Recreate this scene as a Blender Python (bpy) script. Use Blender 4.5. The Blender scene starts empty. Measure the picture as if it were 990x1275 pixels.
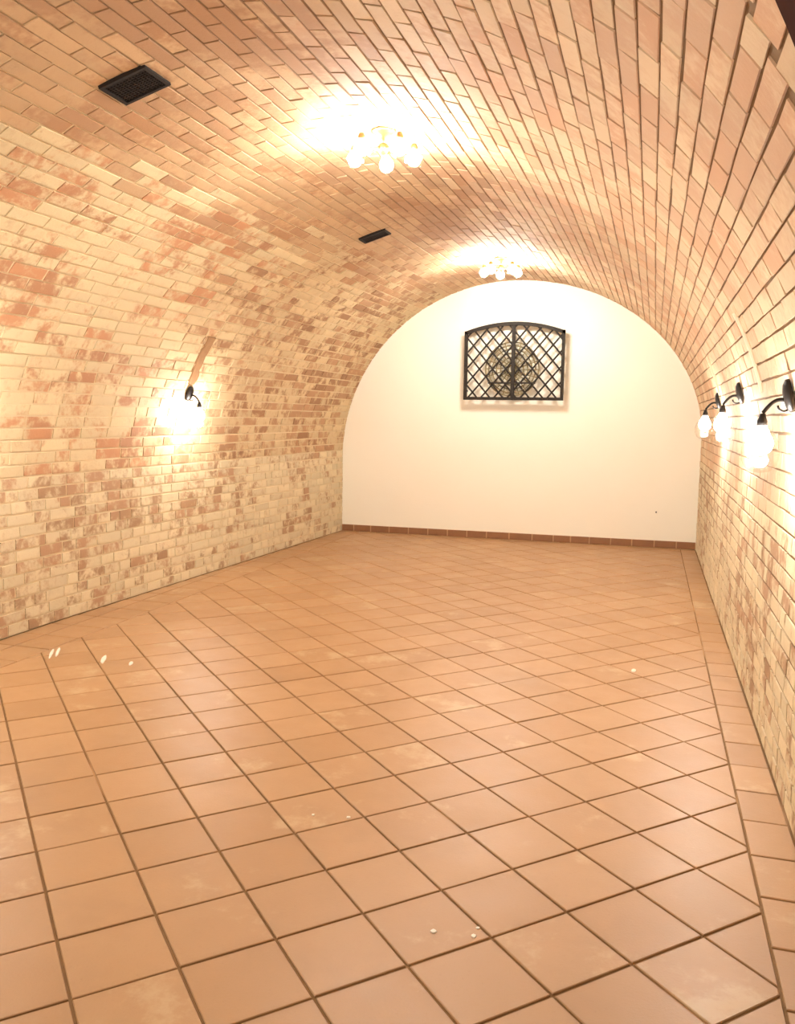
import bpy, bmesh, math, random
from mathutils import Vector, Matrix
random.seed(7)
PI = math.pi
S = 0.27                      # one floor tile pitch in metres; the plan below is written in tiles
C = bpy.context.scene.collection
scene = bpy.context.scene

# ------------------------------------------------------------------ camera
CX, CY, CZ = 14.2443, -6.1353, 5.3747
YAW, PIT, ROL, FPX = 0.2874, -0.1118, 0.0144, 1056.44
fw = Vector((-math.sin(YAW)*math.cos(PIT), math.cos(YAW)*math.cos(PIT), math.sin(PIT)))
rt = Vector((math.cos(YAW), math.sin(YAW), 0)); up = rt.cross(fw)
r2 = rt*math.cos(ROL) + up*math.sin(ROL); u2 = up*math.cos(ROL) - rt*math.sin(ROL)
cam_data = bpy.data.cameras.new('camera')
cam_data.sensor_fit = 'HORIZONTAL'; cam_data.sensor_width = 36; cam_data.lens = 36*FPX/990
cam_data.clip_start = 0.02; cam_data.clip_end = 100
cam = bpy.data.objects.new('camera', cam_data); C.objects.link(cam)
M = Matrix((r2, u2, -fw)).transposed().to_4x4(); M.translation = Vector((CX, CY, CZ))*S
cam.matrix_world = M
scene.camera = cam

# ------------------------------------------------------------------ world and exposure
w = bpy.data.worlds.new('world'); scene.world = w; w.use_nodes = True
w.node_tree.nodes['Background'].inputs[0].default_value = (1, .85, .68, 1)
w.node_tree.nodes['Background'].inputs[1].default_value = 0.05
scene.view_settings.view_transform = 'Standard'; scene.view_settings.look = 'None'
scene.view_settings.exposure = 0.42; scene.view_settings.gamma = 1
BULB_CEILING = 330.0          # emission of the frosted chandelier bulbs
BULB_WALL = 300.0
LAMP_COLOUR = (1.0, 0.985, 0.95)

# ------------------------------------------------------------------ plan (tiles)
XR, YB, TOP = 16.27, 31.3, 11.3
ZSL, ZSR = 3.5, 4.6           # springing heights left and right
YF = .93                     # front edge of the vault, before the ring
def XL(y): return min(.47, max(-.25, -.25+(y-12)*.0375))
def front(s):
    """where the vault ends towards the entrance: the edge slants back down the right haunch"""
    return YF if s < 54 else YF+min(1.3, max(0, (8.46-P(s, 1).z)*1.0))
def P(s, y):
    """point of the inner face at course coordinate s (0 left floor .. 109 right floor)"""
    xl = XL(y); xc = (xl+XR)/2; rx = (XR-xl)/2
    if s <= 12: return Vector((xl, y, ZSL*s/12))
    if s >= 93: return Vector((XR, y, ZSR*(109-s)/16))
    if s <= 54:
        th = ARCL[s] if s in ARCL else arc_theta((s-12)/42, 7.8)
        return Vector((xc-rx*math.cos(th), y, ZSL+(TOP-ZSL)*math.sin(th)))
    th = arc_theta((93-s)/39, 6.7)
    return Vector((xc+rx*math.cos(th), y, ZSR+(TOP-ZSR)*math.sin(th)))
ARCL = {}
_tab = {}
def arc_theta(f, rz):
    if rz not in _tab:
        n = 400; L = [0.0]
        for k in range(n):
            a, b = k/n*PI/2, (k+1)/n*PI/2
            L.append(L[-1]+math.hypot(8.1*(math.cos(b)-math.cos(a)), rz*(math.sin(b)-math.sin(a))))
        _tab[rz] = L
    L = _tab[rz]; t = f*L[-1]; lo, hi = 0, len(L)-1
    while hi-lo > 1:
        m = (lo+hi)//2
        if L[m] <= t: lo = m
        else: hi = m
    return (lo+(t-L[lo])/(L[hi]-L[lo]))/400*PI/2
def frame(s, y):
    """point, unit tangents (along the vault, up the course) and inward normal"""
    p = P(s, y); ty = (P(s, y+.2)-P(s, y-.2)).normalized()
    ts = (P(min(109, s+.3), y)-P(max(0, s-.3), y)).normalized()
    n = ty.cross(ts)
    mid = Vector((8.2, y, 4))
    if n.dot(mid-p) < 0: n = -n
    n.normalize(); return p, ty, ts, n
def project(X):
    d = Vector(X)-Vector((CX, CY, CZ)); z = d.dot(fw)
    if z < .3: return None
    return 495+FPX*d.dot(r2)/z, 637.5-FPX*d.dot(u2)/z
def hit(px, py):
    """where the ray through a pixel of the photograph meets the vault (returns s, y)"""
    d = fw*FPX + r2*(px-495) + u2*(637.5-py); d.normalize(); o = Vector((CX, CY, CZ)); t = .5
    while t < 60:
        X = o+d*t; xl = XL(X.y); xc = (xl+XR)/2; rx = (XR-xl)/2
        zs = ZSL if X.x < xc else ZSR
        if X.x < xl or X.x > XR or (X.z > zs and ((X.x-xc)/rx)**2+((X.z-zs)/(TOP-zs))**2 > 1): return X
        t += .01
    return X

# ------------------------------------------------------------------ helpers
def tag(o, label=None, cat=None, group=None, kind=None):
    if label: o['label'] = label
    if cat: o['category'] = cat
    if group: o['group'] = group
    if kind: o['kind'] = kind
    return o
def link(name, mesh, m=None, parent=None):
    o = bpy.data.objects.new(name, mesh); C.objects.link(o)
    if m is not None and mesh is not None and len(mesh.materials) == 0: mesh.materials.append(m)
    if parent: o.parent = parent
    return o
def obj(name, bm, m, parent=None, smooth=False):
    me = bpy.data.meshes.new(name); bmesh.ops.recalc_face_normals(bm, faces=bm.faces); bm.to_mesh(me); bm.free()
    if smooth:
        for p in me.polygons: p.use_smooth = True
    return link(name, me, m, parent)
def empty(name, loc, label, cat, group=None):
    o = bpy.data.objects.new(name, None); C.objects.link(o); o.location = loc; o.empty_display_size = .05
    return tag(o, label, cat, group)
def lathe(bm, pts, n=24, mat=Matrix.Identity(4)):
    rings = []
    for r, z in pts:
        if r < 1e-5: rings.append([bm.verts.new(mat @ Vector((0, 0, z)))])
        else: rings.append([bm.verts.new(mat @ Vector((r*math.cos(2*PI*k/n), r*math.sin(2*PI*k/n), z))) for k in range(n)])
    for a, b in zip(rings, rings[1:]):
        for k in range(n):
            k2 = (k+1) % n
            if len(a) == 1 and len(b) == 1: continue
            if len(a) == 1: bm.faces.new((a[0], b[k], b[k2]))
            elif len(b) == 1: bm.faces.new((a[k], a[k2], b[0]))
            else: bm.faces.new((a[k], a[k2], b[k2], b[k]))
def tube(bm, pts, r, n=8, cap=True):
    pts = [Vector(p) for p in pts]; rings = []
    prev = None
    for i, p in enumerate(pts):
        d = (pts[min(i+1, len(pts)-1)]-pts[max(i-1, 0)]).normalized()
        a = Vector((0, 0, 1)) if abs(d.z) < .9 else Vector((1, 0, 0))
        if prev is not None: a = prev
        e1 = (a-d*a.dot(d)).normalized(); e2 = d.cross(e1); prev = e1
        rr = r[i] if isinstance(r, (list, tuple)) else r
        rings.append([bm.verts.new(p+e1*rr*math.cos(2*PI*k/n)+e2*rr*math.sin(2*PI*k/n)) for k in range(n)])
    for a, b in zip(rings, rings[1:]):
        for k in range(n): bm.faces.new((a[k], a[(k+1) % n], b[(k+1) % n], b[k]))
    if cap: bm.faces.new(rings[0]); bm.faces.new(rings[-1][::-1])
def box(bm, lo, hi, mat=Matrix.Identity(4)):
    vs = [bm.verts.new(mat @ Vector((x, y, z))) for x in (lo[0], hi[0]) for y in (lo[1], hi[1]) for z in (lo[2], hi[2])]
    for f in ((0,1,3,2), (4,6,7,5), (0,4,5,1), (2,3,7,6), (0,2,6,4), (1,5,7,3)): bm.faces.new([vs[i] for i in f])
def bevelled(bm, lo, hi, b, mat=Matrix.Identity(4)):
    t = bmesh.new(); box(t, lo, hi); bmesh.ops.bevel(t, geom=t.edges[:], offset=b, segments=2, affect='EDGES', profile=.6)
    vm = [bm.verts.new(mat @ v.co) for v in t.verts]
    t.verts.index_update()
    for f in t.faces: bm.faces.new([vm[v.index] for v in f.verts])
    t.free()

# ------------------------------------------------------------------ materials
class NT:
    def __init__(s, name):
        s.m = bpy.data.materials.new(name); s.m.use_nodes = True; s.t = s.m.node_tree; s.b = s.t.nodes['Principled BSDF']
    def n(s, typ, **kw):
        nd = s.t.nodes.new(typ)
        for k, v in kw.items():
            if k[0] == 'i' and k[1:].isdigit(): s.put(v, nd.inputs[int(k[1:])])
            elif k.startswith('I_'): s.put(v, nd.inputs[k[2:].replace('_', ' ')])
            else: setattr(nd, k, v)
        return nd
    def put(s, v, sock):
        if isinstance(v, bpy.types.NodeSocket): s.t.links.new(v, sock)
        else: sock.default_value = v
    def math(s, op, a, b=0.0, c=None, clamp=False):
        nd = s.n('ShaderNodeMath', operation=op, use_clamp=clamp); s.put(a, nd.inputs[0]); s.put(b, nd.inputs[1])
        if c is not None: s.put(c, nd.inputs[2])
        return nd.outputs[0]
    def mix(s, f, a, b, blend='MIX'):
        nd = s.n('ShaderNodeMix', data_type='RGBA', blend_type=blend)
        s.put(f, nd.inputs[0]); s.put(a, nd.inputs[6]); s.put(b, nd.inputs[7]); return nd.outputs[2]
    def noise(s, vec, scale, detail=3, rough=.55, dist=0.0):
        nd = s.n('ShaderNodeTexNoise', I_Scale=scale, I_Detail=detail, I_Roughness=rough, I_Distortion=dist); s.put(vec, nd.inputs['Vector']); return nd.outputs[0]
    def step(s, v, a, b):
        nd = s.n('ShaderNodeMapRange', interpolation_type='SMOOTHSTEP'); s.put(v, nd.inputs[0]); s.put(a, nd.inputs[1]); s.put(b, nd.inputs[2]); return nd.outputs[0]
    def pos(s): return s.n('ShaderNodeNewGeometry').outputs['Position']
    def rnd(s):
        """one random number per piece, whether it is an object or joined into a strip"""
        a = s.n('ShaderNodeAttribute', attribute_name='tone').outputs['Fac']; o = s.n('ShaderNodeObjectInfo').outputs['Random']
        return s.math('FRACT', s.math('ADD', a, o))
    def bump(s, h, strength, dist):
        nd = s.n('ShaderNodeBump', I_Strength=strength, I_Distance=dist); s.put(h, nd.inputs['Height']); s.t.links.new(nd.outputs[0], s.b.inputs['Normal'])
def rgb(h):
    h = h.lstrip('#'); v = [int(h[i:i+2], 16)/255 for i in (0, 2, 4)]
    return tuple(.74*(c/12.92 if c <= .04045 else ((c+.055)/1.055)**2.4) for c in v)+(1,)
def plain(name, col, rough=.6, metal=0.0, noise=0.0, nscale=20):
    k = NT(name); k.b.inputs['Roughness'].default_value = rough; k.b.inputs['Metallic'].default_value = metal
    c = rgb(col)
    if noise:
        f = k.noise(k.pos(), nscale, 4); k.put(k.mix(k.math('MULTIPLY', f, noise), c, tuple(x*.35 for x in c[:3])+(1,)), k.b.inputs['Base Color'])
        k.bump(f, .4, .003)
    else: k.b.inputs['Base Color'].default_value = c
    return k.m

def brick_material(name, fired, cream, dark, cover, patch=3.2, whitewash_below=None):
    """weathered brick: fired clay colour, pale lime wash left on part of it, darker burnt pieces"""
    k = NT(name); p = k.pos(); r = k.rnd()
    r2_ = k.math('FRACT', k.math('MULTIPLY', r, 7.31)); r3 = k.math('FRACT', k.math('MULTIPLY', r, 23.7))
    base = k.mix(k.step(r2_, .0, 1.0), rgb(fired), rgb(dark))
    big = k.noise(p, patch, 5, .62, .4); fine = k.noise(p, 26, 4, .6)
    region = k.noise(p, .75, 2)
    lime = k.math('ADD', k.math('ADD', big, k.math('MULTIPLY', k.math('SUBTRACT', r3, .5), .26)), k.math('MULTIPLY', k.math('SUBTRACT', fine, .5), .35))
    lime = k.math('ADD', lime, k.math('MULTIPLY', k.math('SUBTRACT', region, .5), .5))
    thr = cover
    if whitewash_below:
        z = k.n('ShaderNodeSeparateXYZ'); k.put(p, z.inputs[0])
        thr = k.math('SUBTRACT', cover, k.math('MULTIPLY', k.math('SUBTRACT', 1.0, k.step(z.outputs[2], whitewash_below-.02, whitewash_below+.02)), .10))
    d = k.math('SUBTRACT', lime, thr)
    f = k.step(d, -.12, .10)
    col = k.mix(f, base, rgb(cream))
    col = k.mix(k.math('MULTIPLY', k.step(k.noise(p, 9, 5, .7), .52, .75), .35), col, rgb(dark))
    hs = k.n('ShaderNodeHueSaturation'); k.put(col, hs.inputs['Color']); k.put(k.math('ADD', .9, k.math('MULTIPLY', r2_, .16)), hs.inputs['Value'])
    k.put(hs.outputs[0], k.b.inputs['Base Color']); k.b.inputs['Roughness'].default_value = .8
    k.bump(k.math('ADD', k.noise(p, 60, 5, .65), k.math('MULTIPLY', f, .35)), .55, .004)
    return k.m
def mortar_material():
    k = NT('lime_mortar'); p = k.pos(); n1 = k.noise(p, 14, 5, .6); z = k.n('ShaderNodeSeparateXYZ'); k.put(p, z.inputs[0])
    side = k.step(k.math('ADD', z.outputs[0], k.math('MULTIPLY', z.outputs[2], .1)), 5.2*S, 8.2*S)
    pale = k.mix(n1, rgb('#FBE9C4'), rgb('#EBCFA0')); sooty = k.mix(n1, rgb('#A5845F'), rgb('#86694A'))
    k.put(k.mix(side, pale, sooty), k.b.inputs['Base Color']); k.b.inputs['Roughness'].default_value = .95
    k.bump(k.noise(p, 70, 5, .7), .8, .004); return k.m
def tile_material():
    k = NT('terracotta_tile'); p = k.pos(); r = k.rnd(); r2_ = k.math('FRACT', k.math('MULTIPLY', r, 9.17))
    a = k.mix(r, rgb('#BB9064'), rgb('#C69C70')); n1 = k.noise(p, 2.2, 4, .6, .3); n2 = k.noise(p, 90, 4, .7)
    a = k.mix(k.math('MULTIPLY', k.step(n1, .45, .75), .5), a, rgb('#B38A62'))
    worn = k.math('MULTIPLY', k.step(k.math('ADD', k.noise(p, 3.1, 6, .7), k.math('MULTIPLY', k.math('SUBTRACT', r2_, .5), .22)), .60, .74), .55)
    a = k.mix(worn, a, rgb('#D9BC92'))
    a = k.mix(k.math('MULTIPLY', k.step(n2, .55, .8), .25), a, rgb('#9C7049'))
    k.put(a, k.b.inputs['Base Color'])
    k.put(k.math('ADD', .27, k.math('MULTIPLY', k.noise(p, 5, 5, .7), .3)), k.b.inputs['Roughness'])
    k.b.inputs['Specular IOR Level'].default_value = .45
    k.bump(k.math('ADD', k.noise(p, 120, 4, .6), k.math('MULTIPLY', k.noise(p, 7, 3), 2.0)), .18, .003); return k.m
def grout_material():
    k = NT('floor_grout'); p = k.pos(); n = k.noise(p, 30, 4, .6)
    pale = k.step(k.noise(p, 1.3, 2), .58, .68)
    k.put(k.mix(k.math('MULTIPLY', pale, .7), k.mix(n, rgb('#A07A4C'), rgb('#84623C')), rgb('#D9AC7C')), k.b.inputs['Base Color'])
    k.b.inputs['Roughness'].default_value = .9; k.bump(n, .5, .003); return k.m
def plaster_material():
    k = NT('cream_plaster'); p = k.pos(); n = k.noise(p, 1.2, 4, .5)
    k.put(k.mix(n, tuple(1.24*c for c in rgb('#FAF6E6')[:3])+(1,), tuple(1.24*c for c in rgb('#F8F1DE')[:3])+(1,)), k.b.inputs['Base Color']); k.b.inputs['Roughness'].default_value = .85
    k.bump(k.math('ADD', k.noise(p, 9, 4), k.math('MULTIPLY', k.noise(p, 55, 4), .5)), .25, .004); return k.m
def glass_material():
    k = NT('clear_glass'); t = k.t; g = k.n('ShaderNodeBsdfGlossy', I_Roughness=.03); tr = k.n('ShaderNodeBsdfTransparent')
    tr.inputs[0].default_value = (.98, .97, .95, 1)
    fr = k.n('ShaderNodeLayerWeight', I_Blend=.22); mx = k.n('ShaderNodeMixShader')
    k.put(k.math('MULTIPLY', fr.outputs['Facing'], .5), mx.inputs[0]); t.links.new(tr.outputs[0], mx.inputs[1]); t.links.new(g.outputs[0], mx.inputs[2])
    t.links.new(mx.outputs[0], t.nodes['Material Output'].inputs[0]); return k.m
def bulb_material(name, strength):
    k = NT(name); k.b.inputs['Base Color'].default_value = (1, 1, 1, 1)
    k.b.inputs['Emission Color'].default_value = LAMP_COLOUR+(1,); k.b.inputs['Emission Strength'].default_value = strength; return k.m

M_LEFT = brick_material('left_brick', '#E0A679', '#F3DDB0', '#BD8C66', .46, 4.5)
M_FAR = brick_material('soot_stained_brick', '#D3A67C', '#EACFA2', '#A67C58', .49, 8.0)
M_LOW = brick_material('limewashed_brick', '#D2A781', '#F3E0B8', '#B4906C', .42, 6.0)
M_CROWN = brick_material('crown_brick', '#CDA37C', '#DDB98E', '#BE9168', .50, 1.6)
M_RIGHT = brick_material('right_brick', '#E3BC97', '#EDD0A8', '#D9AC85', .50, 1.8)
M_MORTAR = mortar_material(); M_TILE = tile_material(); M_GROUT = grout_material(); M_PLASTER = plaster_material()
M_GLASS = glass_material(); M_BULBC = bulb_material('ceiling_bulb_glow', BULB_CEILING); M_BULBW = bulb_material('wall_bulb_glow', BULB_WALL)
M_IRON = plain('black_iron', '#241D18', .5, .6, .3, 60); M_OLDIRON = plain('weathered_iron', '#33291D', .7, .3, .8, 40)
M_RUST = plain('rusty_iron', '#2C1C10', .8, .3, .8, 50); M_BLACK = plain('black_void', '#0C0806', .9)
M_BRASS = plain('aged_brass', '#8C6A3E', .4, .7, .4, 40); M_WOOD = plain('dark_brown_wood', '#4A2412', 1.0, 0, .6, 8)
M_WOOD.node_tree.nodes['Principled BSDF'].inputs['Specular IOR Level'].default_value = .1
M_PATCH = plain('brown_mortar_patch', '#BE9062', .9, 0, .6, 25); M_WHITE = plain('white_plaster', '#F7EBCB', .8, 0, .15, 30)
M_MESH = plain('tarnished_wire', '#A4946A', .7, .3, .5, 40); M_FLECK = plain('fleck_white', '#FFF6E6', .6)
M_SKIRTJ = plain('skirting_joint', '#D2A67A', .9)
M_SKIRT = plain('skirting_terracotta', '#AA764C', .5, 0, .5, 12)

# ------------------------------------------------------------------ large structure
def strip(name, s0, s1, mat):
    """the mortar bed behind the bricks: a curved shell with thickness"""
    bm = bmesh.new(); n = int((s1-s0)*1.0); ys = [-14, 0, .2, 4, 8, 12, 16, 20, 24, 28, YB+.05]
    off = .02
    def pt(s, y, d):
        p, ty, ts, nn = frame(s, y); return (p-nn*d)*S
    for d in (off, .9):
        g = [[bm.verts.new(pt(s0+(s1-s0)*i/n, y, d if y > .1 or d > .5 else 0.0)) for y in ys] for i in range(n+1)]
        for i in range(n):
            for j in range(len(ys)-1): bm.faces.new((g[i][j], g[i+1][j], g[i+1][j+1], g[i][j+1]))
    return tag(obj(name, bm, mat, smooth=True), kind='structure')
S_A, S_B = 27, 80              # wall / ceiling divisions (course coordinates)
WALL_L = strip('wall_left', 0, S_A, M_MORTAR)
CEIL = strip('ceiling', S_A, S_B, M_MORTAR)
WALL_R = strip('wall_right', S_B, 109, M_MORTAR)
bm = bmesh.new(); box(bm, (-1.2*S, YB*S, -.6*S), (17.4*S, (YB+.9)*S, 12.3*S)); WALL_B = tag(obj('wall_back', bm, M_PLASTER), kind='structure')
bm = bmesh.new(); box(bm, (-1.2*S, -14.9*S, -.6*S), (17.4*S, -14*S, 12.3*S)); tag(obj('wall_front', bm, M_PLASTER), kind='structure')
bm = bmesh.new(); box(bm, (-1.2*S, -14*S, -.6*S), (17.4*S, YB*S, -.022*S)); FLOOR = tag(obj('floor', bm, M_GROUT), kind='structure')
# dark wooden arch lining at the entrance end of the vault
bm = bmesh.new(); ring = []
for s in [k*.5 for k in range(219)]:
    p, ty, ts, n = frame(s, .2)
    ring.append([bm.verts.new((Vector((p.x, yy, p.z))+n*d)*S) for yy, d in ((front(s)-.95, -.3), (front(s)-.95, .1), (-.4, .1), (-.4, -.3))])
for a, b in zip(ring, ring[1:]):
    for k in range(4): bm.faces.new((a[k], a[(k+1) % 4], b[(k+1) % 4], b[k]))
bm.faces.new(ring[0]); bm.faces.new(ring[-1][::-1])
tag(obj('trim_1', bm, M_WOOD), kind='structure')

# ------------------------------------------------------------------ bricks
def brick_mesh(v, mat):
    """unit brick: length along x, height along y, face towards +z; slightly uneven arrises"""
    rr = random.Random(v*13+5); j = lambda a: rr.uniform(-a, a)
    bl, bh = .012, .035
    V = []
    for (z, il, ih, a) in ((-1, 0, 0, 0), (-.12, 0, 0, .01), (0, bl, bh, .012)):
        for sx, sy in ((-1, -1), (1, -1), (1, 1), (-1, 1)):
            V.append((sx*(.5-il)+j(a), sy*(.5-ih)+j(a*2.5), z+(j(.012) if z == 0 else 0)))
    F = []
    for k in (0, 4):
        for i in range(4): F.append((k+i, k+(i+1) % 4, k+4+(i+1) % 4, k+4+i))
    F.append((8, 9, 10, 11)); F.append((3, 2, 1, 0))
    me = bpy.data.meshes.new('brick'); me.from_pydata(V, [], F)
    if mat: me.materials.append(mat)
    return me
MATS = {'left': M_LEFT, 'far': M_FAR, 'low': M_LOW, 'crown': M_CROWN, 'right': M_RIGHT}
VAR = {k: [brick_mesh(v, m) for v in range(6)] for k, m in MATS.items()}
UNIT = [([tuple(v.co) for v in me.vertices], [tuple(p.vertices) for p in me.polygons]) for me in VAR['left']]
CUT = [(5.06, 6.03, 6.70, 7.56), (5.3, 6.22, 19.3, 20.0)]     # x0 x1 y0 y1 of the two air grilles in the vault
pieces = {'wall_left': [], 'ceiling': [], 'wall_right': []}
R = random.Random(3)
def add_brick(s0, s1, y0, y1, proud, depth=.5):
    sm, ym = (s0+s1)/2, (y0+y1)/2
    if ym > 0:
        pm = P(sm, ym)
        if sm < 60 and pm.z > 9:
            for x0, x1, a, b in CUT:
                if x0 < pm.x < x1 and y1 > a and y0 < b:
                    if y0 < a-.12: y1 = a
                    elif y1 > b+.12: y0 = b
                    else: return
                    ym = (y0+y1)/2; pm = P(sm, ym)
    p, ty, ts, n = frame(sm, ym)
    if ts.cross(n).dot(ty) < 0: ty = -ty
    L, H = y1-y0, (P(s1, ym)-P(s0, ym)).length
    tw = .22 if 13 <= sm <= 96 else .35
    tilt = Matrix.Rotation(R.uniform(-.006, .006), 3, 'Z') @ Matrix.Rotation(R.uniform(-.03, .03)*tw, 3, 'X') @ Matrix.Rotation(R.uniform(-.009, .009)*tw, 3, 'Y')
    B = Matrix((ty, ts, ty.cross(ts))).transposed() @ tilt @ Matrix.Diagonal((L, H, depth))
    Mx = B.to_4x4(); Mx.translation = p+n*proud
    kind = 'low' if (sm < 13.05 or sm > 96) else ('left' if sm < 40 + (ym-8)*.35 and sm < 48 else ('right' if sm > 62 else 'crown'))
    if kind == 'left' and sm > 36 and R.random() < (sm-36)/10: kind = 'crown'
    if kind == 'left' and ym+R.uniform(-2.5, 2.5) > 17: kind = 'far'
    if kind == 'crown' and sm > 56 and R.random() < .5: kind = 'right'
    area = 0; cs = [project(P(a, b)) for a, b in ((s0, y0), (s1, y0), (s1, y1), (s0, y1))]
    if all(cs):
        cxm = sum(c[0] for c in cs)/4; cym = sum(c[1] for c in cs)/4
        if -15 < cxm < 1005 and -15 < cym < 1290:
            area = abs(sum(cs[i][0]*cs[(i+1) % 4][1]-cs[(i+1) % 4][0]*cs[i][1] for i in range(4)))/2
    wall = 'wall_left' if sm < S_A else ('wall_right' if sm > S_B else 'ceiling')
    pieces[wall].append((area, kind, R.randrange(6), Mx, R.random()))
for c in range(109):
    low = c < 13 or c >= 96
    y = front(c+.5); odd = c % 2
    jo = .013 if c < 40 else .010               # half joint
    first = True
    while y < YB-.02:
        if low: L = R.choice((.5, .55, .95, 1.05, .7, .85)) if R.random() < .8 else .4
        else:
            L = 1.05+R.uniform(-.03, .03)
            if c < 36 and R.random() < .07: L = .55
        if first and odd: L = .55
        first = False
        y2 = min(y+L, YB)
        if YB-y2 < .2: y2 = YB
        jz = .035 if c < 40 else .02
        if low: jz = .045
        add_brick(c+jz+R.uniform(0, .03), c+1-jz-R.uniform(0, .03), y+jo+R.uniform(0, .008), y2-jo, R.uniform(-.004, .005))
        y = y2
c = 0.0
while c < 108.5:                                # the ring of headers at the front edge
    yf_ = front(min(109, c+.55)); add_brick(c+.04, min(109, c+1.1)-.04, yf_-.92, yf_-.04, .0)
    c += 1.1
PAR = {'wall_left': WALL_L, 'ceiling': CEIL, 'wall_right': WALL_R}
def sc(Mx): return Matrix.Scale(S, 4) @ Mx
for wname, lst in pieces.items():
    lst.sort(key=lambda t: -t[0]); par = PAR[wname]
    for area, kind, v, Mx, r in lst[:300]:
        o = bpy.data.objects.new('brick', VAR[kind][v]); o.parent = par; o.matrix_world = sc(Mx); C.objects.link(o)
    vs, fs, tone, mi = [], [], [], []
    order = list(MATS)
    for area, kind, v, Mx, r in lst[300:]:
        V, F = UNIT[v]; b = len(vs); m4 = sc(Mx)
        vs += [tuple(m4 @ Vector(q)) for q in V]; fs += [tuple(b+i for i in f) for f in F[:-1]]
        tone += [r]*len(V); mi += [order.index(kind)]*(len(F)-1)
    me = bpy.data.meshes.new('brickwork'); me.from_pydata(vs, [], fs)
    for k in order: me.materials.append(MATS[k])
    me.polygons.foreach_set('material_index', mi)
    a = me.attributes.new('tone', 'FLOAT', 'POINT'); a.data.foreach_set('value', tone)
    tag(link('brickwork', me, None, par), kind='stuff')

# ------------------------------------------------------------------ floor tiles
def clip(poly, a, b, c):
    """keep a*x+b*y<=c"""
    out = []
    for i, p in enumerate(poly):
        q = poly[(i+1) % len(poly)]; dp, dq = a*p[0]+b*p[1]-c, a*q[0]+b*q[1]-c
        if dp <= 0: out.append(p)
        if (dp < 0 < dq) or (dq < 0 < dp):
            t = dp/(dp-dq); out.append((p[0]+(q[0]-p[0])*t, p[1]+(q[1]-p[1])*t))
    return out
def tile_geo(poly):
    """closed prism with a softened rim, top at z = 0"""
    cx = sum(p[0] for p in poly)/len(poly); cy = sum(p[1] for p in poly)/len(poly); n = len(poly)
    V = []
    for z, k in ((-.04, 0), (-.008, 0), (0, .012)):
        for x, y in poly:
            d = math.hypot(cx-x, cy-y) or 1; V.append((x-cx+(cx-x)/d*k, y-cy+(cy-y)/d*k, z))
    F = [(k*n+i, k*n+(i+1) % n, (k+1)*n+(i+1) % n, (k+1)*n+i) for k in (0, 1) for i in range(n)]
    F.append(tuple(2*n+i for i in range(n)))
    return cx, cy, V, F
q2 = math.sqrt(.5); g = .016; tiles = []
BL, BR = 1.34, 15.67
for i in range(-22, 50):
    for j in range(-22, 50):
        X, Y = (i+.5-j-.5)*q2+9.36, (i+j+1)*q2-.01
        if not (BL-1 < X < BR+1 and -6 < Y < YB+1): continue
        h = q2-g*1.414
        poly = [(X-h, Y), (X, Y-h), (X+h, Y), (X, Y+h)]; full = True
        for a, b, c_ in ((-1, 0, -(BL+g)), (1, 0, BR-g), (0, 1, YB-.01), (0, -1, 5.0)):
            n0 = len(poly); pl = clip(poly, a, b, c_)
            if pl != poly: full = False
            poly = pl
            if len(poly) < 3: break
        if len(poly) < 3: continue
        ar = abs(sum(poly[k][0]*poly[(k+1) % len(poly)][1]-poly[(k+1) % len(poly)][0]*poly[k][1] for k in range(len(poly))))/2
        if ar < .01: continue
        tiles.append(('floor_tile', poly, full))
def rect(x0, x1, y0, y1): return [(x0+g, y0+g), (x1-g, y0+g), (x1-g, y1-g), (x0+g, y1-g)]
for k in range(-14, 24):
    y0 = 8.68+1.02*k; y1 = min(y0+1.02, YB)
    if y1-y0 > .1 and y0 > -6:
        tiles.append(('border_tile', rect(.38, BL, y0, y1), False)); xl = XL((y0+y1)/2)
        if .38-xl > .12: tiles.append(('border_tile', rect(xl+.01, .38, y0, y1), False))
for k in range(-12, 27):
    y0 = 5.77+.98*k; y1 = min(y0+.98, YB)
    if y1-y0 > .1 and y0 > -6: tiles.append(('border_tile', rect(BR, XR-.01, y0, y1), False))
ranked = []
for nm, poly, full in tiles:
    cs = [project((x, y, 0)) for x, y in poly]; area = 0
    if all(cs):
        mx_, my_ = sum(c_[0] for c_ in cs)/len(cs), sum(c_[1] for c_ in cs)/len(cs)
        if -60 < mx_ < 1050 and -60 < my_ < 1335: area = abs(sum(cs[k][0]*cs[(k+1) % len(cs)][1]-cs[(k+1) % len(cs)][0]*cs[k][1] for k in range(len(cs))))/2
    ranked.append((area, nm, poly, full))
ranked.sort(key=lambda t: -t[0]); full_mesh = None; cnt = {'floor_tile': 0, 'border_tile': 0}
vs, fs, tone = [], [], []
for area, nm, poly, full in ranked:
    cx, cy, V, F = tile_geo(poly); tz = R.uniform(-.004, .003)
    if area > 0 and cnt[nm] < 300:
        cnt[nm] += 1
        if full and full_mesh: me = full_mesh
        else:
            me = bpy.data.meshes.new(nm); me.from_pydata([tuple(c_*S for c_ in v) for v in V], [], F); me.materials.append(M_TILE)
            if full: full_mesh = me
        o = bpy.data.objects.new(nm, me); o.parent = FLOOR; o.location = (cx*S, cy*S, tz*S)
        o.rotation_euler = (R.uniform(-.003, .003), R.uniform(-.003, .003), 0); C.objects.link(o)
    else:
        b = len(vs); r = R.random()
        vs += [((x+cx)*S, (y+cy)*S, (z+tz)*S) for x, y, z in V]; fs += [tuple(b+i for i in f) for f in F]; tone += [r]*len(V)
me = bpy.data.meshes.new('tiling'); me.from_pydata(vs, [], fs); me.materials.append(M_TILE)
a = me.attributes.new('tone', 'FLOAT', 'POINT'); a.data.foreach_set('value', tone); tag(link('tiling', me, None, FLOOR), kind='stuff')

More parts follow.
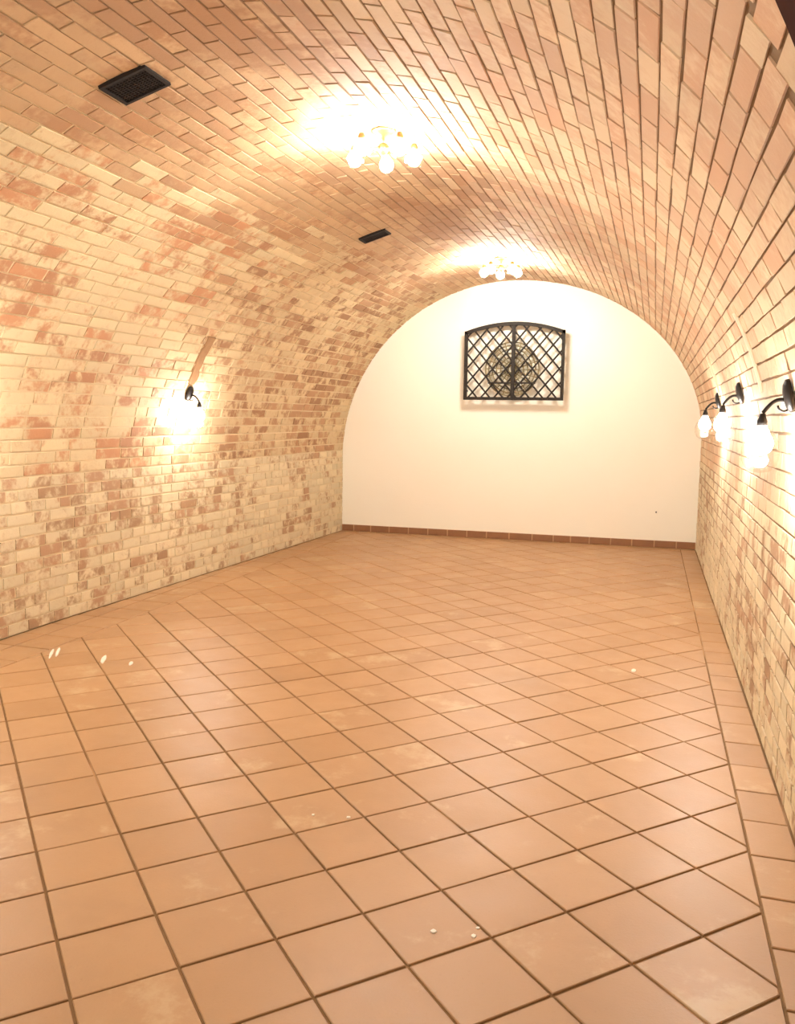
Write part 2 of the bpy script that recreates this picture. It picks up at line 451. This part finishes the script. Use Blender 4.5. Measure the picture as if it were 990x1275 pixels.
# ------------------------------------------------------------------ skirting of the back wall
bm = bmesh.new(); box(bm, (.47*S, (YB-.05)*S, 0), (XR*S, YB*S, .3*S)); SK = tag(obj('baseboard_back', bm, M_SKIRTJ), kind='structure')
x = .47; joints = [.47, 1.06, 1.9, 2.8, 3.73, 4.66, 5.58, 6.48, 7.38, 8.4, 9.42, 10.35, 11.1, 11.9, 12.8, 13.68, 14.6, 15.5, XR]
for a_, b_ in zip(joints, joints[1:]):
    bm = bmesh.new(); bevelled(bm, ((a_+.025)*S, (YB-.075)*S, .012*S), ((b_-.025)*S, (YB-.04)*S, .3*S), .012*S)
    obj('skirting_tile', bm, M_SKIRT, SK)

# ------------------------------------------------------------------ plaster strips over the lamp cables, mortar patch
def chase(name, y, s0, s1, wd, mat, par, jag=.0):
    bm = bmesh.new(); n = max(8, int((s1-s0)*2)); rows = []; rr = random.Random(int(y*10))
    for k in range(n+1):
        s = s0+(s1-s0)*k/n; a_, b_ = wd*(1+rr.uniform(-jag, jag)), wd*(1+rr.uniform(-jag, jag)); row = []
        for yy, d in ((y-a_, -.04), (y-a_*.8, .035), (y+b_*.8, .035), (y+b_, -.04)):
            p, ty, ts, nn = frame(s, yy); row.append(bm.verts.new((p+nn*d)*S))
        rows.append(row)
    for r_, t_ in zip(rows, rows[1:]):
        for k in range(3): bm.faces.new((r_[k], r_[k+1], t_[k+1], t_[k]))
    bm.faces.new(rows[0]); bm.faces.new(rows[-1][::-1])
    return obj(name, bm, mat, par)
def s_of(x_, z_, right=True):
    rng = range(540, 1090) if right else range(0, 540)
    return min((k/10 for k in rng), key=lambda s: abs(P(s, 12).z-z_))

# ------------------------------------------------------------------ wall lamps
def bulb_profile(r): return [(0, -r), (r*.5, -r*.87), (r*.87, -r*.5), (r, 0), (r*.9, r*.42), (r*.62, r*.85), (r*.4, r*1.35), (r*.38, r*1.6)]
def wall_lamp(y, z, right, label, with_plate_shift=0.0):
    s = s_of(0, z, right); p, ty, ts, n = frame(s, y)
    root = empty('wall_lamp', (p+n*.03)*S, label, 'wall lamp', 'wrought iron wall lamps')
    nx = 1 if n.x > 0 else -1
    # local frame: x out of the wall (horizontal), z up
    base = Matrix.Translation(Vector((0, 0, 0)))
    up_ = Vector((0, 0, 1)); out = Vector((nx, 0, 0)); tdir = (up_ - n*up_.dot(n)).normalized(); side = Vector((0, 1, 0))
    def loc(a, b, c_): return (n*a+tdir*b+side*c_)*S
    bm = bmesh.new(); k = 20; rows = []
    for h, sc_ in ((0, 1), (.05, 1), (.09, .72), (.11, .3)):
        rows.append([bm.verts.new(loc(h, .27*sc_*math.sin(2*PI*i/k)*(1+.12*math.cos(4*PI*i/k)), .17*sc_*math.cos(2*PI*i/k))) for i in range(k)])
    for a_, b_ in zip(rows, rows[1:]):
        for i in range(k): bm.faces.new((a_[i], a_[(i+1) % k], b_[(i+1) % k], b_[i]))
    bm.faces.new(rows[0]); bm.faces.new(rows[-1][::-1])
    obj('backplate', bm, M_IRON, root, True)
    tipx, tipz = .36, -.34                     # socket top, in tiles from the plate
    bm = bmesh.new(); pts = []
    for i in range(13):
        t = i/12; a_ = t*tipx; zz = -.10+.13*math.sin(t*PI*.9)+(tipz+.15)*t
        pts.append((out*a_+up_*zz)*S)
    tube(bm, pts, .028*S, 8)
    # small scroll under the arm
    sp = [(out*(.09+.08*math.cos(t))+up_*(-.14+.08*math.sin(t)))*S for t in [PI*.5+i*PI*1.5/12 for i in range(13)]]
    tube(bm, sp, .016*S, 6)
    obj('arm', bm, M_IRON, root, True)
    T = Matrix.Translation(out*tipx*S+up_*tipz*S)
    bm = bmesh.new(); lathe(bm, [(0, .09*S), (.04*S, .08*S), (.05*S, .03*S), (.07*S, -.02*S), (.075*S, -.09*S), (.06*S, -.10*S), (.055*S, -.17*S), (0, -.17*S)], 20, T); obj('socket', bm, M_IRON, root, True)
    bm = bmesh.new(); lathe(bm, [(r_*1, h-.34*S) for r_, h in bulb_profile(.165*S)], 20, T); obj('bulb', bm, M_BULBW, root, True)
    bm = bmesh.new(); prof_ = [(.10, -.08), (.115, -.13), (.17, -.2), (.235, -.31), (.27, -.44), (.265, -.56), (.21, -.68), (.12, -.74), (0, -.76)]
    lathe(bm, [(a_*S, b_*S) for a_, b_ in prof_], 28, T); obj('glass_shade', bm, M_GLASS, root, True)
    return root
wall_lamp(17.55, 6.0, False, 'black iron wall lamp on the left brick wall under a brown mortar streak')
wall_lamp(7.7, 6.0, False, 'black iron wall lamp lighting the left edge of the photo, just out of frame')
wall_lamp(19.6, 5.95, True, 'farthest of the clear glass lamps on the right wall, beside the back wall arch')
wall_lamp(13.4, 6.0, True, 'middle lamp on the right wall with its curved black arm and clear glass in view')
wall_lamp(6.95, 5.75, True, 'nearest and largest glass lamp on the right wall, cut by the photo edge')
wall_lamp(2.4, 5.9, False, 'unseen iron wall lamp added on the left wall next to the entrance arch')  # out of view, added to brighten the foreground
wall_lamp(-7.0, 5.9, False, 'unseen iron wall lamp added on the left wall behind the photographer')  # unseen lamp behind the camera, added as extra foreground light
chase('plaster_strip', 10.3, s_of(0, 7.3), s_of(0, 5.9), .07, M_WHITE, WALL_R, .15)
chase('plaster_strip', 19.4, s_of(0, 7.0), s_of(0, 6.1), .07, M_WHITE, WALL_R, .15)
chase('mortar_patch', 17.55, s_of(0, 6.3, False), s_of(0, 7.7, False), .22, M_PATCH, WALL_L, .35)

# ------------------------------------------------------------------ ceiling lamps
def ceiling_lamp(y, label):
    root = empty('ceiling_lamp', (8.64*S, y*S, (TOP-.02)*S), label, 'ceiling lamp', 'five globe ceiling lamps')
    bm = bmesh.new(); lathe(bm, [(0, 0), (.27*S, 0), (.27*S, -.03*S), (.2*S, -.07*S), (.07*S, -.12*S), (.03*S, -.2*S), (0, -.2*S)], 24); obj('canopy', bm, M_BRASS, root, True)
    bm = bmesh.new(); tube(bm, [(0, 0, -.12*S), (0, 0, -.28*S)], .03*S, 10); obj('stem', bm, M_BRASS, root, True)
    bm = bmesh.new(); lathe(bm, [(0, -.24*S), (.07*S, -.26*S), (.12*S, -.32*S), (.12*S, -.4*S), (.06*S, -.48*S), (.03*S, -.52*S), (.04*S, -.56*S), (0, -.59*S)], 20); obj('hub', bm, M_BRASS, root, True)
    for k in range(5):
        a_ = PI/2+.2+k*2*PI/5; dx, dy = math.cos(a_), math.sin(a_)
        bm = bmesh.new(); pts = []
        for i in range(9):
            t = i/8; r_ = .08+.58*t; pts.append((dx*r_*S, dy*r_*S, (-.34+.1*math.sin(t*PI*1.0)*(-1)+.04*t)*S))
        tube(bm, pts, .022*S, 8); arm = obj('arm', bm, M_BRASS, root, True)
        T = Matrix.Translation((dx*.66*S, dy*.66*S, -.28*S))
        bm = bmesh.new(); lathe(bm, [(0, .08*S), (.05*S, .07*S), (.08*S, .0), (.085*S, -.07*S), (0, -.075*S)], 16, T); obj('socket', bm, M_BRASS, root, True)
        T2 = Matrix.Translation((dx*.66*S, dy*.66*S, -.28*S))
        bm = bmesh.new(); lathe(bm, [(r_, h-.22*S) for r_, h in bulb_profile(.15*S)], 18, T2); obj('bulb', bm, M_BULBC, root, True)
        bm = bmesh.new(); lathe(bm, [(.085*S, -.06*S)]+[(.2*S*math.sin(t), (-.22-.2*math.cos(PI-t)*-1)*S) for t in [PI*.15+i*PI*.85/9 for i in range(10)]][0:0]+[(.2*S*math.sin(PI*(.16+.84*i/9)), (-.24+.2*math.cos(PI*(.16+.84*i/9)))*S) for i in range(10)], 20, T2)
        obj('glass_globe', bm, M_GLASS, root, True)
    return root
ceiling_lamp(11.4, 'brass ceiling lamp with glowing globes, nearer and larger of the two on the vault')
ceiling_lamp(25.95, 'small looking ceiling lamp far down the vault just above the back wall arch')
ceiling_lamp(-3.2, 'unseen ceiling lamp added overhead in front of the entrance arch, above the photographer')  # unseen third lamp, added to light the near floor

# ------------------------------------------------------------------ air grilles in the vault
def grille(px, label):
    cs = []
    x0, x1, y0, y1 = px; ym = (y0+y1)/2; xm = (x0+x1)/2
    s = min((k/20 for k in range(540, 1080)), key=lambda q: abs(P(q/ 1.0 if q < 54 else 54, ym).x-xm)) if False else min((k/20 for k in range(500, 1080)), key=lambda q: abs(P(q, ym).x-xm))
    p, ty, ts, n = frame(s, ym)
    if ts.cross(n).dot(ty) < 0: ty = -ty
    zax = ty.cross(ts)
    Mx = Matrix((ty, ts, zax)).transposed().to_4x4(); Mx.translation = (p+n*.05)*S
    root = empty('air_grille', Mx.translation, label, 'air grille', 'air grilles in the vault'); root.matrix_world = Mx
    hw, hh = (y1-y0)/2*S, math.hypot(x1-x0, .26)/2*S
    bm = bmesh.new(); t = .065*S; up0, up1 = -.12*S, .0*S
    for lo, hi in (((-hw, -hh, up0), (hw, -hh+t, up1)), ((-hw, hh-t, up0), (hw, hh, up1)), ((-hw, -hh+t, up0), (-hw+t, hh-t, up1)), ((hw-t, -hh+t, up0), (hw, hh-t, up1))): box(bm, lo, hi)
    obj('frame', bm, M_RUST, root)
    bm = bmesh.new(); box(bm, (-hw+.01*S, -hh+.01*S, -.3*S), (hw-.01*S, hh-.01*S, -.052*S)); obj('duct', bm, M_BLACK, root)
    bm = bmesh.new(); n1 = 13
    for i in range(1, n1):
        xx = -hw+2*hw*i/n1; box(bm, (xx-.01*S, -hh+t*.5, -.045*S), (xx+.01*S, hh-t*.5, -.02*S))
    for i in range(1, 15):
        yy = -hh+2*hh*i/15; box(bm, (-hw+t*.5, yy-.01*S, -.047*S), (hw-t*.5, yy+.01*S, -.025*S))
    tag(obj('wire_grid', bm, M_RUST, root), kind='stuff')
    return root
grille((5.1, 6.0, 6.73, 7.52), 'rusty square air grille with fine wire grid at the top left of the vault')
grille((5.33, 6.19, 19.35, 19.95), 'small dark air grille beyond the nearer ceiling lamp')

# ------------------------------------------------------------------ iron grating on the back wall
GY = YB-.42
def gp(x_, z_, y_=GY): return Vector((x_+.0, y_, z_))*S
gx0, gx1, gz0, gz1, gzt = 6.27, 10.6, 6.16, 9.1, 9.5
root = empty('iron_grating', gp((gx0+gx1)/2, gz0), 'arched black iron lattice grating mounted on the cream back wall', 'grating')
def gobj(name, bm, m, par=root, smooth=False):
    bmesh.ops.translate(bm, verts=bm.verts, vec=-root.location); return obj(name, bm, m, par, smooth)
def ztop(x_):
    u = (x_-(gx0+gx1)/2)/((gx1-gx0)/2); return gz1+(gzt-gz1)*(1-u*u)
fwid, fd = .085, .09
bm = bmesh.new(); box(bm, gp(gx0, gz0, GY-fd), gp(gx1, gz0+fwid*1.5, GY+fd)); gobj('bottom_rail', bm, M_OLDIRON)
for xa in (gx0, gx1-fwid*1.5):
    bm = bmesh.new(); box(bm, gp(xa, gz0+fwid*1.5, GY-fd), gp(xa+fwid*1.5, ztop(xa+.05), GY+fd)); gobj('side_post', bm, M_OLDIRON)
bm = bmesh.new(); prevr = None
for i in range(25):
    x_ = gx0+(gx1-gx0)*i/24; z_ = ztop(x_)
    rw = [bm.verts.new(gp(x_, zz, yy)) for zz, yy in ((z_-.15, GY-fd), (z_, GY-fd), (z_, GY+fd), (z_-.15, GY+fd))]
    if prevr:
        for k in range(4): bm.faces.new((prevr[k], prevr[(k+1) % 4], rw[(k+1) % 4], rw[k]))
    else: bm.faces.new(rw)
    prevr = rw
bm.faces.new(prevr[::-1]); gobj('arched_rail', bm, M_OLDIRON)
xm = (gx0+gx1)/2-.02
bm = bmesh.new(); box(bm, gp(xm-.07, gz0+.05, GY-.07), gp(xm+.07, ztop(xm)-.1, GY+.07)); gobj('centre_bar', bm, M_OLDIRON)
bm = bmesh.new(); box(bm, gp(7.35, 6.86, GY-.1), gp(9.4, 6.93, GY-.04)); gobj('cross_bar', bm, M_OLDIRON)
def inside(x_, z_): return gx0+.05 < x_ < gx1-.05 and gz0+.05 < z_ < ztop(x_)-.05
dxs, slope = .575, 1.17
for sgn in (1, -1):
    for k in range(-12, 22):
        xs = gx0+.1+dxs*k; seg = []
        for q in range(0, 360):
            z_ = gz0+q*.01; x_ = xs+sgn*(z_-gz0)/slope
            if inside(x_, z_): seg.append((x_, z_))
        if len(seg) < 12: continue
        bm = bmesh.new(); yy = GY+.02*sgn
        tube(bm, [gp(seg[0][0], seg[0][1], yy), gp((seg[0][0]+seg[-1][0])/2, (seg[0][1]+seg[-1][1])/2, yy), gp(seg[-1][0], seg[-1][1], yy)], .038*S, 6)
        gobj('lattice_bar', bm, M_OLDIRON)
# tarnished round wire rosette behind the lattice
bm = bmesh.new(); rcx, rcz, ry = 8.35, 7.5, GY+.14
for r_ in (.16, .32, .5, .68, .86, 1.02, 1.16):
    tube(bm, [gp(rcx+r_*math.cos(t), rcz+r_*math.sin(t), ry) for t in [i*2*PI/28 for i in range(29)]], .03*S, 5, False)
for k in range(20):
    t = k*2*PI/20; tube(bm, [gp(rcx+.16*math.cos(t), rcz+.16*math.sin(t), ry), gp(rcx+1.16*math.cos(t+.3), rcz+1.16*math.sin(t+.3), ry)], .022*S, 5)
ro = gobj('wire_rosette', bm, M_MESH); ro['label'] = 'tarnished round wire rosette'
for (x_, z_) in ((gx0+.07, gz0+.4), (gx1-.07, gz0+.4), (gx0+.07, gz1-.3), (gx1-.07, gz1-.3)):
    bm = bmesh.new(); tube(bm, [gp(x_, z_, GY), gp(x_, z_, YB+.02)], .035*S, 8); gobj('wall_pin', bm, M_OLDIRON)
# small nail low on the right of the back wall
bm = bmesh.new(); tube(bm, [Vector((14.62, YB-.09, 1.52))*S, Vector((14.62, YB+.02, 1.5))*S], .03*S, 8)
tag(obj('wall_nail', bm, M_OLDIRON), 'small dark nail low on the right part of the cream back wall', 'nail')

# ------------------------------------------------------------------ small flat white flecks laid on the floor
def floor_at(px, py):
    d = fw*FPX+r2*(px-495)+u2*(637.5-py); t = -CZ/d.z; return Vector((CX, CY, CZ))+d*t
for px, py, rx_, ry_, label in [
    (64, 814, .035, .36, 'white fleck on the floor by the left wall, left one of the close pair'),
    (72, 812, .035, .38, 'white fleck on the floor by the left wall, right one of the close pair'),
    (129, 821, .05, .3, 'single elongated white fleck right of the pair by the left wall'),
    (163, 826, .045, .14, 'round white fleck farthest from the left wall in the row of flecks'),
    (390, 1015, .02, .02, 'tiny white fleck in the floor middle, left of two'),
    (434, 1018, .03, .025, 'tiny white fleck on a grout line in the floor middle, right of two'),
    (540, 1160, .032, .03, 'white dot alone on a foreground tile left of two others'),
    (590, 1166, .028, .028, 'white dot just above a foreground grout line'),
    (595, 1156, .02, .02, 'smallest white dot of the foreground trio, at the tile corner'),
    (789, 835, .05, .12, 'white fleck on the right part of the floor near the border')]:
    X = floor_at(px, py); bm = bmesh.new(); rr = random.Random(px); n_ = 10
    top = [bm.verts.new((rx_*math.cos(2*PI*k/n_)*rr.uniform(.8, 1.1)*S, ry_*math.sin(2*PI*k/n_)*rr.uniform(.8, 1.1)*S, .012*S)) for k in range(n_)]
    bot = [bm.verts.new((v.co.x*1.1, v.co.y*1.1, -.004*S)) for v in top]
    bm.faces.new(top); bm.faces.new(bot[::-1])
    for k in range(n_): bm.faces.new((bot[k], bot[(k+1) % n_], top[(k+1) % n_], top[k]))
    o = obj('white_fleck', bm, M_FLECK); o.location = (X.x*S, X.y*S, 0); o.rotation_euler = (0, 0, math.atan2(CX-X.x, X.y-CY)-.12)
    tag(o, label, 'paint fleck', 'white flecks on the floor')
